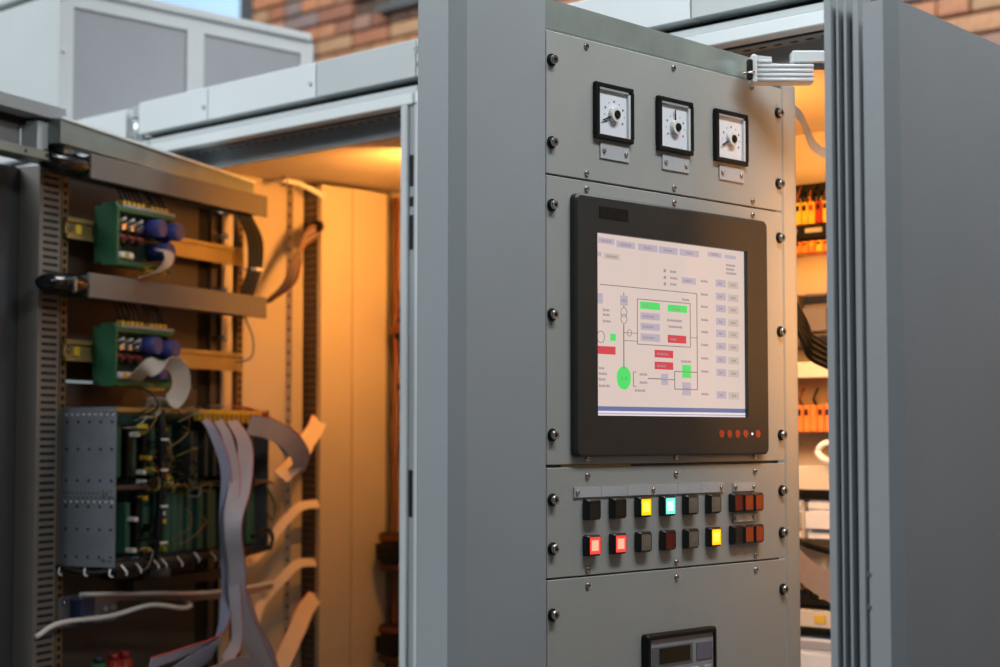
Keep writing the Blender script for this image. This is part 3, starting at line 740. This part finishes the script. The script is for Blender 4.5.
for rowk, (z0, z1) in enumerate(((1.280, 1.400), (1.414, 1.538))):
    for i in range(17):
        u = .096 + i * .0278
        if i in (0,): continue
        fw = wd - .020 - random.random() * .012
        if rowk == 1 and i < 8: fw -= .02
        c_ = lbox('circuit_card', pcb, rk, u, u + .0018, .036, fw, z0 + .002, z1 - .002)
        if rowk == 0 and i >= 3: lbox('card_connector', cardg, c_, u - .007, u + .012, fw - .03, fw + .010, z0 + .004, z1 - .004, .002)
        elif rowk == 1 and i >= 8: lbox('card_connector', mat('dark_card_edge', (52, 58, 54), .5), c_, u - .004, u + .008, fw - .02, fw + .006, z0 + .006, z1 - .03, .002)
        else:
            lbox('card_connector', cardg if i % 2 else black, c_, u - .004, u + .010, fw - .03, fw + .004, z0 + .01, z1 - .02, .002)
yc = lbox('connector_row', yellow, rk, .306, .526, wd - .004, wd + .010, 1.527, 1.547, .001)
for i in range(13): lbox('connector_latch', mat('ochre_plastic', (180, 138, 30), .5), yc, .310 + i * .0165, .321 + i * .0165, wd + .010, wd + .017, 1.522, 1.540, .001)
# loose wiring in front of the cards
wcols = [mat('dull_yellow_wire', (150, 132, 56), .5), brownw, black, black, mat('cream_wire', (168, 158, 136), .5), mat('olive_green_wire', (96, 104, 52), .5), mat('ochre_wire', (140, 104, 48), .5), black]
for i in range(60):
    ua = random.uniform(.13, .27) if i % 3 else random.uniform(.14, .52); za = random.choice((1.405, 1.402, 1.53, 1.46, 1.30)) + random.uniform(-.01, .012)
    if i % 3 == 0: za = 1.405 + random.uniform(-.012, .012)
    du = random.uniform(-.05, .08); dz = random.uniform(-.06, .06) if i % 3 else random.uniform(-.012, .012)
    MB().tube([(ua, -wd + .012, za), (ua + du * .3, -wd - .012 - random.random() * .012, za + dz * .2 + .01), (ua + du * .7, -wd - .014, za + dz * .8), (ua + du, -wd + .008, za + dz)], random.choice((.0011, .0014, .0018)), 6).build('wire', wcols[i % len(wcols)], rk)
for i in range(26):
    ua = random.uniform(.118, .235); za = random.choice((1.52, 1.50, 1.46, 1.42, 1.39, 1.34, 1.30)) + random.uniform(-.015, .015)
    lbox('terminal_block', [yellow, whitep, black, mat('olive_plastic', (120, 118, 40), .5)][i % 4], rk, ua, ua + .010, wd - .02, wd - .004 + random.random() * .006, za, za + .008, .001)
MB().tube([(.187, -wd - .006, 1.545), (.182, -wd - .012, 1.49), (.180, -wd - .012, 1.40), (.172, -wd - .012, 1.33), (.170, -wd - .006, 1.275)], .0075, 8).build('wire_loom', black, rk)
MB().tube([(.085, -wd - .002, 1.268), (.2, -wd - .006, 1.264), (.33, -wd - .006, 1.272), (.46, -wd - .008, 1.268), (.572, -wd - .004, 1.275)], .005, 8).build('wire_loom', black, rk)
MB().tube([(.50, -wd - .006, 1.300), (.54, -wd - .016, 1.312), (.578, -wd - .006, 1.295), (.566, -wd - .008, 1.272)], .004, 8).build('wire_loom', black, rk)
for u, z in ((.070, 1.262), (.112, 1.263), (.165, 1.266), (.190, 1.266), (.24, 1.266), (.295, 1.27), (.35, 1.268)):
    MB().tube([(u, -wd - .008, z + .012), (u + .002, -wd - .018, z), (u + .004, -wd - .016, z - .006)], .0016, 6).build('cable_tie', whitep, rk)
for z in (1.49, 1.435, 1.37, 1.305): lbox('cable_tie', whitep, rk, .170, .190, wd + .018, wd + .0215, z, z + .004)
MB().tube([(u0 - .002, .0, zb - .002), (u0 - .004, -.06, zb - .010), (u0 - .003, -.10, zb - .008), (u0 + .01, -.125, zb - .003)], .0045, 8).build('wire_loom', black, rk)
for w_ in (.01, .065, .118): MB().tube([(u0 - .008, -w_, zb - .002), (u0 - .010, -w_, zb - .012), (u0 - .006, -w_ - .004, zb - .016)], .0016, 6).build('cable_tie', whitep, rk)

# ---- terminal box and lower devices
t = lthing('terminal_box', 'small steel and blue terminal box under the card rack', 'terminal box')
lbox('bracket', steel, t, .060, .200, .0, .004, 1.160, 1.214); lbox('block', bluebox, t, .090, .130, .004, .030, 1.164, 1.210, .002)
lbox('cover', steel, t, .131, .200, .004, .026, 1.162, 1.212, .001)
for u, z in ((.072, 1.206), (.072, 1.168), (.160, 1.186), (.188, 1.186)): MB().cyl((u, -.004, z), (u, -.031 if u > .1 else -.010, z), .006, .005, 10).build('screw', chrome, t)
t = lthing('relay', 'pale grey cylinder relay behind the white cable', 'relay')
lbox('socket', charcoal, t, .23, .31, -.03, .0, 1.232, 1.256); MB().cyl((.335, .0, 1.245), (.36, -.03, 1.245), .016, n=14).build('can', greyp, t); lbox('foot', charcoal, t, .31, .36, -.03, .006, 1.228, 1.245)
for k, (u, m, lb) in enumerate(((.155, green, 'green fuse base at the bottom of the left frame'), (.200, redp, 'red fuse cap left of its twin at the bottom of the left frame'), (.232, redp, 'red fuse cap right of its twin at the bottom of the left frame'))):
    t = lthing('fuse_base', lb, 'fuse', 'fuses at the bottom of the frame')
    MB().cyl((u, -.02, 1.02), (u, -.02, 1.09), .015, .014, 14).build('body', m, t); MB().cyl((u, -.02, 1.09), (u, -.02, 1.102), .010, .009, 12).build('cap', m if k else charcoal, t)
t = lthing('equipment_shelf', 'dark equipment shelf at the bottom of the left frame', 'shelf')
lbox('shelf', charcoal, t, .08, .60, -.03, .16, 1.0, 1.018); lbox('shelf_lip', charcoal, t, .08, .60, .155, .16, 1.018, 1.03)

# ---- cables on the left frame
def lcable(name, label, pts, r, m, cat='cable', grp=None):
    o = MB().tube([(u, -w_, z) for u, z, w_ in pts], r).build(name, m); o.location = LO; o.rotation_euler = (0, 0, R(LA)); return tag(o, label, cat, grp)
def lribbon(label, pts, wdirs, width, m, edge=True, grp='ribbon cables'):
    t = lthing('ribbon_cable', label, 'ribbon cable', grp)
    P = [(u, -w_, z) for u, z, w_ in pts]
    MB().ribbon(P, wdirs, width).build('flat_cable', m, t)
    if edge: MB().ribbon(P, wdirs, .0016, .0018, width / 2 + .0004).build('marked_edge', pinkedge, t)
    return t
lribbon('leftmost blue grey ribbon of the bundle hanging down the card rack', [(.278,1.528,.16),(.285,1.502,.175),(.303,1.435,.19),(.300,1.343,.19),(.308,1.269,.19),(.325,1.193,.18),(.267,1.134,.2),(.131,1.122,.22),(.027,1.114,.22)], [(1, -.2, .0), (.8, -.6, 0), (.7, -.8, 0), (.5, -.5, .6), (.1, -.3, 1)], .020, ribbon_b)
lribbon('middle mauve ribbon of the bundle hanging down the card rack', [(.322,1.527,.16),(.326,1.491,.18),(.318,1.416,.2),(.284,1.344,.21),(.312,1.269,.2),(.325,1.185,.2),(.330,1.12,.2),(.291,1.084,.2)], [(1, -.4, 0), (.8, -.5, 0), (.6, -.8, 0), (1, -.2, 0)], .022, ribbon_m)
lribbon('rightmost mauve ribbon of the bundle hanging down the card rack', [(.371,1.527,.16),(.368,1.481,.19),(.330,1.407,.21),(.282,1.336,.22),(.313,1.26,.21),(.341,1.184,.2),(.398,1.104,.2),(.443,1.047,.2)], [(1, -.3, 0), (.7, -.7, 0), (.6, -.8, .0), (.7, -.6, .1), (.8, -.5, .2)], .030, ribbon_m)
lribbon('short ribbon curling off the upper green module', [(.250,1.846,.074),(.248,1.838,.094),(.238,1.820,.10),(.221,1.800,.088),(.206,1.79,.06)], [(1, 0, .1), (1, .2, .2)], .030, ribbon_w)
lribbon('looped ribbon curling off the lower green module', [(.180,1.600,.070),(.172,1.616,.10),(.200,1.634,.125),(.236,1.620,.130),(.250,1.586,.125),(.238,1.560,.11),(.205,1.556,.08)], [(.8, -.8, .1), (.6, -.8, .3), (.6, -.8, .2)], .034, ribbon_w, False)
lribbon('grey ribbon running along the bottom shelf of the left frame', [(.33,1.135,.17),(.25,1.11,.20),(.14,1.085,.20),(.06,1.06,.2)], [(0, -.5, 1), (0, -.6, 1)], .05, ribbon_b, False)
lribbon('mauve ribbon lying low across the bottom right of the rack', [(.20,1.06,.2),(.28,1.075,.21),(.36,1.065,.2),(.42,1.04,.19)], [(0, -.7, 1), (0, -.7, 1)], .045, ribbon_m, False)
lcable('cable', 'thin white cable sweeping below the card rack', [(-.002,1.152,.004),(.043,1.172,.02),(.16,1.174,.04),(.254,1.186,.06),(.352,1.172,.06),(.401,1.171,.05),(.417,1.178,.03)], .0045, whitep)
t = lthing('cable_bundle', 'bundle of orange and grey cables running along the lower frame', 'cable')
for i, m in enumerate((mat('grey_wire', (130, 128, 130), .5), mat('dull_orange_wire', (176, 104, 60), .5), mat('grey_wire', (130, 128, 130), .5), whitep)):
    MB().tube([(.10, -.02, 1.205 + i * .004), (.28, -.034 - i * .004, 1.196 + i * .003), (.45, -.04 - i * .003, 1.180 + i * .004), (.618, -.05, 1.178 + i * .004), (.688, -.06, 1.184 + i * .003)], .004, 6).build('wire', m, t)
t = lthing('cable_bundle', 'black wire bundle hanging between the two ducts at the right', 'cable')
for i in range(7):
    o_ = (i - 3) * .0045; yv = (i % 3) * .006
    MB().tube([(.600 + o_, -.035 - yv, 1.954), (.626 + o_ * 1.3, -.045 - yv, 1.905), (.618 + o_, -.05 - yv, 1.845), (.601 + o_ * .9, -.04 - yv, 1.786)], .0046, 6).build('wire', [black, black, black, mat('olive_wire', (130, 120, 50), .5)][i % 4], t)
MB().box(.604, .630, -.068, -.034, 1.838, 1.844).build('cable_tie', whitep, t)
lcable('cable', 'thin grey loop of wire under the lower duct', [(.606,1.742,.04),(.622,1.70,.05),(.616,1.660,.05),(.606,1.650,.02)], .0028, greyp)
lcable('cable', 'olive wire loop at the right side of the card rack', [(.560,1.40,.12),(.580,1.36,.130),(.570,1.33,.130),(.560,1.345,.125)], .0022, wcols[5])

# ---- ribbons entering the wide duct inside cabinet 1 (world positions)
def wribbon(label, pts, wdirs, width, m, edge=True):
    t = thing('ribbon_cable', label, 'ribbon cable', pts[0], 0, 'ribbon cables'); o0 = Vector(pts[0]); P = [Vector(p) - o0 for p in pts]
    MB().ribbon(P, wdirs, width).build('flat_cable', m, t)
    if edge: MB().ribbon(P, wdirs, .0016, .0018, width / 2 + .0004).build('marked_edge', pinkedge, t)
    return t
dz = (0, -.3, 1)
t = thing('cable_bundle', 'flat brown cable bundle from the wide duct down to the lower duct', 'cable', (-2.868, 2.422, 1.95))
for i in range(8):
    a = i * .006
    P = [(-2.868, 2.425, 1.955 - a*.4), (-2.846 , 2.37 - a * .3, 1.942 - a), (-2.832 + a * .5, 2.32, 1.872 - a * .3), (-2.808 + a * .8, 2.275, 1.815), (-2.836 + a * .3, 2.250, 1.778)]
    MB().tube([Vector(p) - Vector((-2.868, 2.422, 1.95)) for p in P], .0034, 6).build('wire', [mat('brown_grey_wire', (120, 92, 72), .5), brownw, greyp][i % 3], t)
MB().cyl((.004, -.004, .004), (.010, -.020, .002), .013, n=12).build('gland', black, t)
wribbon('pale ribbon curling from the wide duct behind the card rack', [(-2.868,2.424,1.535),(-2.835,2.385,1.512),(-2.800,2.335,1.488),(-2.752,2.27,1.450),(-2.742,2.216,1.415)], [(-.25, -.32, .25), (-.25, -.32, .3), (-.3, -.3, .3)], .036, ribbon_w)
wribbon('wide mauve ribbon looping from the rack top to the right', [(-2.640,2.055,1.520),(-2.651,2.115,1.512),(-2.677,2.188,1.488),(-2.718,2.25,1.452),(-2.750,2.262,1.425)], [(.3, -.1, 1), (.3, 0, 1), (.5, .3, .8), (.6, .6, .3)], .040, ribbon_m)
wribbon('mauve ribbon lying over the top rear of the card rack', [(-2.70,2.02,1.556),(-2.73,2.10,1.556),(-2.76,2.18,1.540),(-2.765,2.235,1.500),(-2.75,2.26,1.46)], [(1, .3, 0), (.9, .3, -.2), (.7, .3, .5)], .04, ribbon_m)
wribbon('upper cream ribbon arching from the duct to the lower rack corner', [(-2.863,2.424,1.352),(-2.853,2.36,1.347),(-2.839,2.3,1.312),(-2.825,2.24,1.266),(-2.760,2.144,1.240)], [(-.28, -.35, .6), (-.28, -.35, .5), (-.3, -.35, .4)], .020, ribbon_w, False)
wribbon('middle cream ribbon arching from the duct below the rack', [(-2.872,2.424,1.226),(-2.859,2.36,1.226),(-2.85,2.31,1.198),(-2.84,2.25,1.155),(-2.745,2.151,1.112)], [(-.28, -.35, .6), (-.28, -.35, .5), (-.3, -.35, .4)], .020, ribbon_w, False)
wribbon('broad cream ribbon dropping from the duct at the bottom', [(-2.874,2.424,1.155),(-2.850,2.375,1.130),(-2.815,2.32,1.089),(-2.793,2.27,1.040),(-2.768,2.22,.985)], [(-.37, -.47, .2), (-.37, -.47, .16), (-.37, -.47, .1)], .036, ribbon_w)
wribbon('grey ribbon dropping to the bottom right of the left frame', [(-2.707,2.085,1.185),(-2.690,2.099,1.121),(-2.673,2.118,1.073),(-2.660,2.140,.99)], [(.7, .7, 0), (.7, .7, .1), (.7, .7, .2)], .044, ribbon_m)

# ================================================================== CABINET 2 INTERIOR seen through the gap
XA, XB, YB = -1.95, -1.50, 2.664
def duct2(z0, z1, label):
    t = thing('wiring_duct', label, 'wiring duct', (-1.72, YB, z0), 0, 'horizontal ducts in the right cabinet')
    bx('base', ductm, t, -.23, .23, -.105, 0, .004, z1 - z0 - .004); bx('cover', inner, t, -.232, .232, -.112, -.105, 0, z1 - z0, .0015); return t
def terminals(z, hh, m1, m2, label):
    t = thing('terminal_strip', label, 'terminal strip', (-1.72, YB, z), 0, 'terminal strips in the right cabinet')
    bx('rail', railm, t, -.22, .22, -.02, 0, hh * .3, hh * .6)
    for i in range(30):
        x = -.21 + i * .0145
        tb_ = bx('terminal', m1 if i % 4 else m2, t, x, x + .0128, -.085, -.02, 0, hh, .0015)
        bx('terminal_screw_face', black if i % 3 else m2, tb_, x + .003, x + .0098, -.0865, -.084, hh * .62, hh * .85)
    for i in range(14):
        x = -.20 + i * .03; MB().tube([(x, -.07, hh), (x + .005, -.085, hh + .012), (x + .004, -.07, hh + .03)], .0025, 5).build('wire', black if i % 2 else brownw, t)
    return t
terminals(1.875, .04, yellow, redp, 'yellow and red terminal strip high in the right cabinet'); terminals(1.825, .020, orange, yellow, 'low orange terminal strip below the dark nameplate bar')
t = thing('nameplate_bar', 'dark nameplate bar between terminal strips in the right cabinet', 'bar', (-1.72, YB, 1.848)); bx('bar', black, t, -.22, .22, -.095, 0, 0, .024, .002)
for i in range(8): bx('name_tag', greyp, t, -.2 + i * .052, -.165 + i * .052, -.0965, -.095, .010, .018)
t = thing('wire_comb', 'dark comb of wires under the ceiling of the right cabinet', 'wire comb', (-1.72, YB, 1.925)); bx('bar', black, t, -.22, .22, -.06, 0, .012, .026)
for i in range(26): MB().cyl((-.2 + i * .0165, -.058, .013), (-.2 + i * .0165, -.062, -.006), .003, n=6).build('wire', black if i % 3 else orange, t)
for i, x in enumerate((-1.84, -1.765, -1.69, -1.615)): device('contactor', ['grey contactor leftmost in the hidden row of the right cabinet', 'grey contactor second in the row of the right cabinet', 'grey contactor third in the row seen through the gap', 'grey contactor rightmost in the row of the right cabinet'][i], x, YB, 1.655, .062, .09, .095, mat('dark_grey_device', (92, 88, 84), .5), black, grp='contactors in the right cabinet')
duct2(1.600, 1.628, 'grey horizontal duct under the contactors of the right cabinet')
terminals(1.505, .048, orange, orange, 'tall orange terminal strip in the middle of the right cabinet'); duct2(1.404, 1.446, 'orange lit horizontal duct below the white hooked cable')
for i, x in enumerate((-1.84, -1.765, -1.69, -1.615)): device('circuit_breaker', ['pale breaker leftmost in the lower row of the right cabinet', 'pale breaker second in the lower row of the right cabinet', 'pale breaker third in the lower row seen through the gap', 'pale breaker rightmost in the lower row of the right cabinet'][i], x, YB, 1.315, .066, .08, .07, lgreyp, whitep, grp='breakers in the right cabinet')
terminals(1.212, .016, black, yellow, 'black and yellow terminal strip low in the right cabinet')
d_ = duct2(1.166, 1.196, 'lower horizontal duct with a yellow tag in the right cabinet'); bx('tag', yellow, d_, .03, .052, -.1135, -.112, .008, .022)
for i, x in enumerate((-1.80, -1.69)): device('power_supply', 'pale power supply at the bottom of the gap' if i else 'pale power supply hidden deeper behind the instrument frame', x, YB, 1.06, .10, .10, .085, lgreyp, greyp, grp='supplies in the right cabinet')
def wcable(name, label, pts, r, m): return tag(MB().tube(pts, r).build(name, m), label, 'cable')
wribbon('dark ribbon hanging at the top of the gap beside the instrument frame', [(-1.42,2.07,1.985),(-1.402,2.09,1.965),(-1.410,2.12,1.950),(-1.411,2.14,1.928),(-1.402,2.16,1.917),(-1.38,2.18,1.915)], [(0, .3, 1), (.3, .2, 1)], .014, greyp, False)
t = thing('cable_bundle', 'thick black cable bundle crossing the gap in the middle', 'cable', (-1.488, 2.2, 1.712))
for i in range(4): MB().tube([(-.02, -.02, .04 - i * .009), (.003, .02, -.036 - i * .010), (.005, .04, -.063 - i * .010), (.04, .07, -.090 - i * .008)], .006, 8).build('cable', black, t)
wcable('cable', 'black cable sagging across the lower gap', [(-1.475,2.14,1.362),(-1.462,2.15,1.352),(-1.471,2.2,1.335),(-1.43,2.26,1.315)], .005, black)
wribbon('broad grey ribbon slanting across the lower gap', [(-1.478,2.13,1.335),(-1.462,2.15,1.320),(-1.464,2.2,1.290),(-1.43,2.27,1.245)], [(0, .3, 1), (0, .2, 1)], .040, ribbon_m, False)
wcable('cable', 'white hooked cable in the gap above the orange duct', [(-1.54,2.53,1.452),(-1.577,2.53,1.456),(-1.64,2.53,1.455),(-1.668,2.535,1.469),(-1.660,2.54,1.484),(-1.64,2.545,1.486),(-1.625,2.55,1.480)], .006, whitep)
tag(MB().tube([(-1.43,2.12,1.13),(-1.462,2.15,1.135),(-1.47,2.18,1.10),(-1.44,2.2,1.05)], .005).build('cable', black), 'black cable at the bottom of the gap', 'cable')

# ================================================================== CABINET LAMPS (warm)
# upright strip lamps on the front right posts, reflectors turned to the back
def cab_lamp(label, loc, length, power, rz):
    t = thing('cabinet_lamp', label, 'lamp', loc, rz)
    MB().prism([(-.025, .006), (-.02, -.012), (-.012, -.012), (-.012, -.002), (.012, -.002), (.012, -.012), (.02, -.012), (.025, .006)], 0, length).build('reflector', whitep, t)
    MB().cyl((0, -.008, .01), (0, -.008, length - .01), .005, n=12).build('tube', mat('warm_lamp_tube', (255, 190, 110), .4, emit=(255, 176, 90), estr=4), t)
    for z in (0, length): bx('end_cap', whitep, t, -.022, .022, -.014, .008, z - .006, z + .006)
    l = bpy.data.lights.new('cabinet_lamp_light', 'AREA'); l.shape = 'RECTANGLE'; l.size = .03; l.size_y = length * .9; l.energy = power; l.color = (1.0, .40, .08)
    o = bpy.data.objects.new('cabinet_lamp_light', l); C.objects.link(o); o.parent = t; o.location = (0, -.016, length / 2)
    o.rotation_euler = (R(-90), 0, 0)
cab_lamp('warm upright strip lamp under the ceiling of the left cabinet', (-2.36, 2.29, 1.90), .12, 5.2, 232)
cab_lamp('warm upright strip lamp behind the right door', (-1.12, 2.035, 1.50), .38, 2.0, 234)
cab_lamp('warm upright strip lamp hidden behind the instrument frame', (-1.62, 2.115, 1.62), .36, 6, 185)
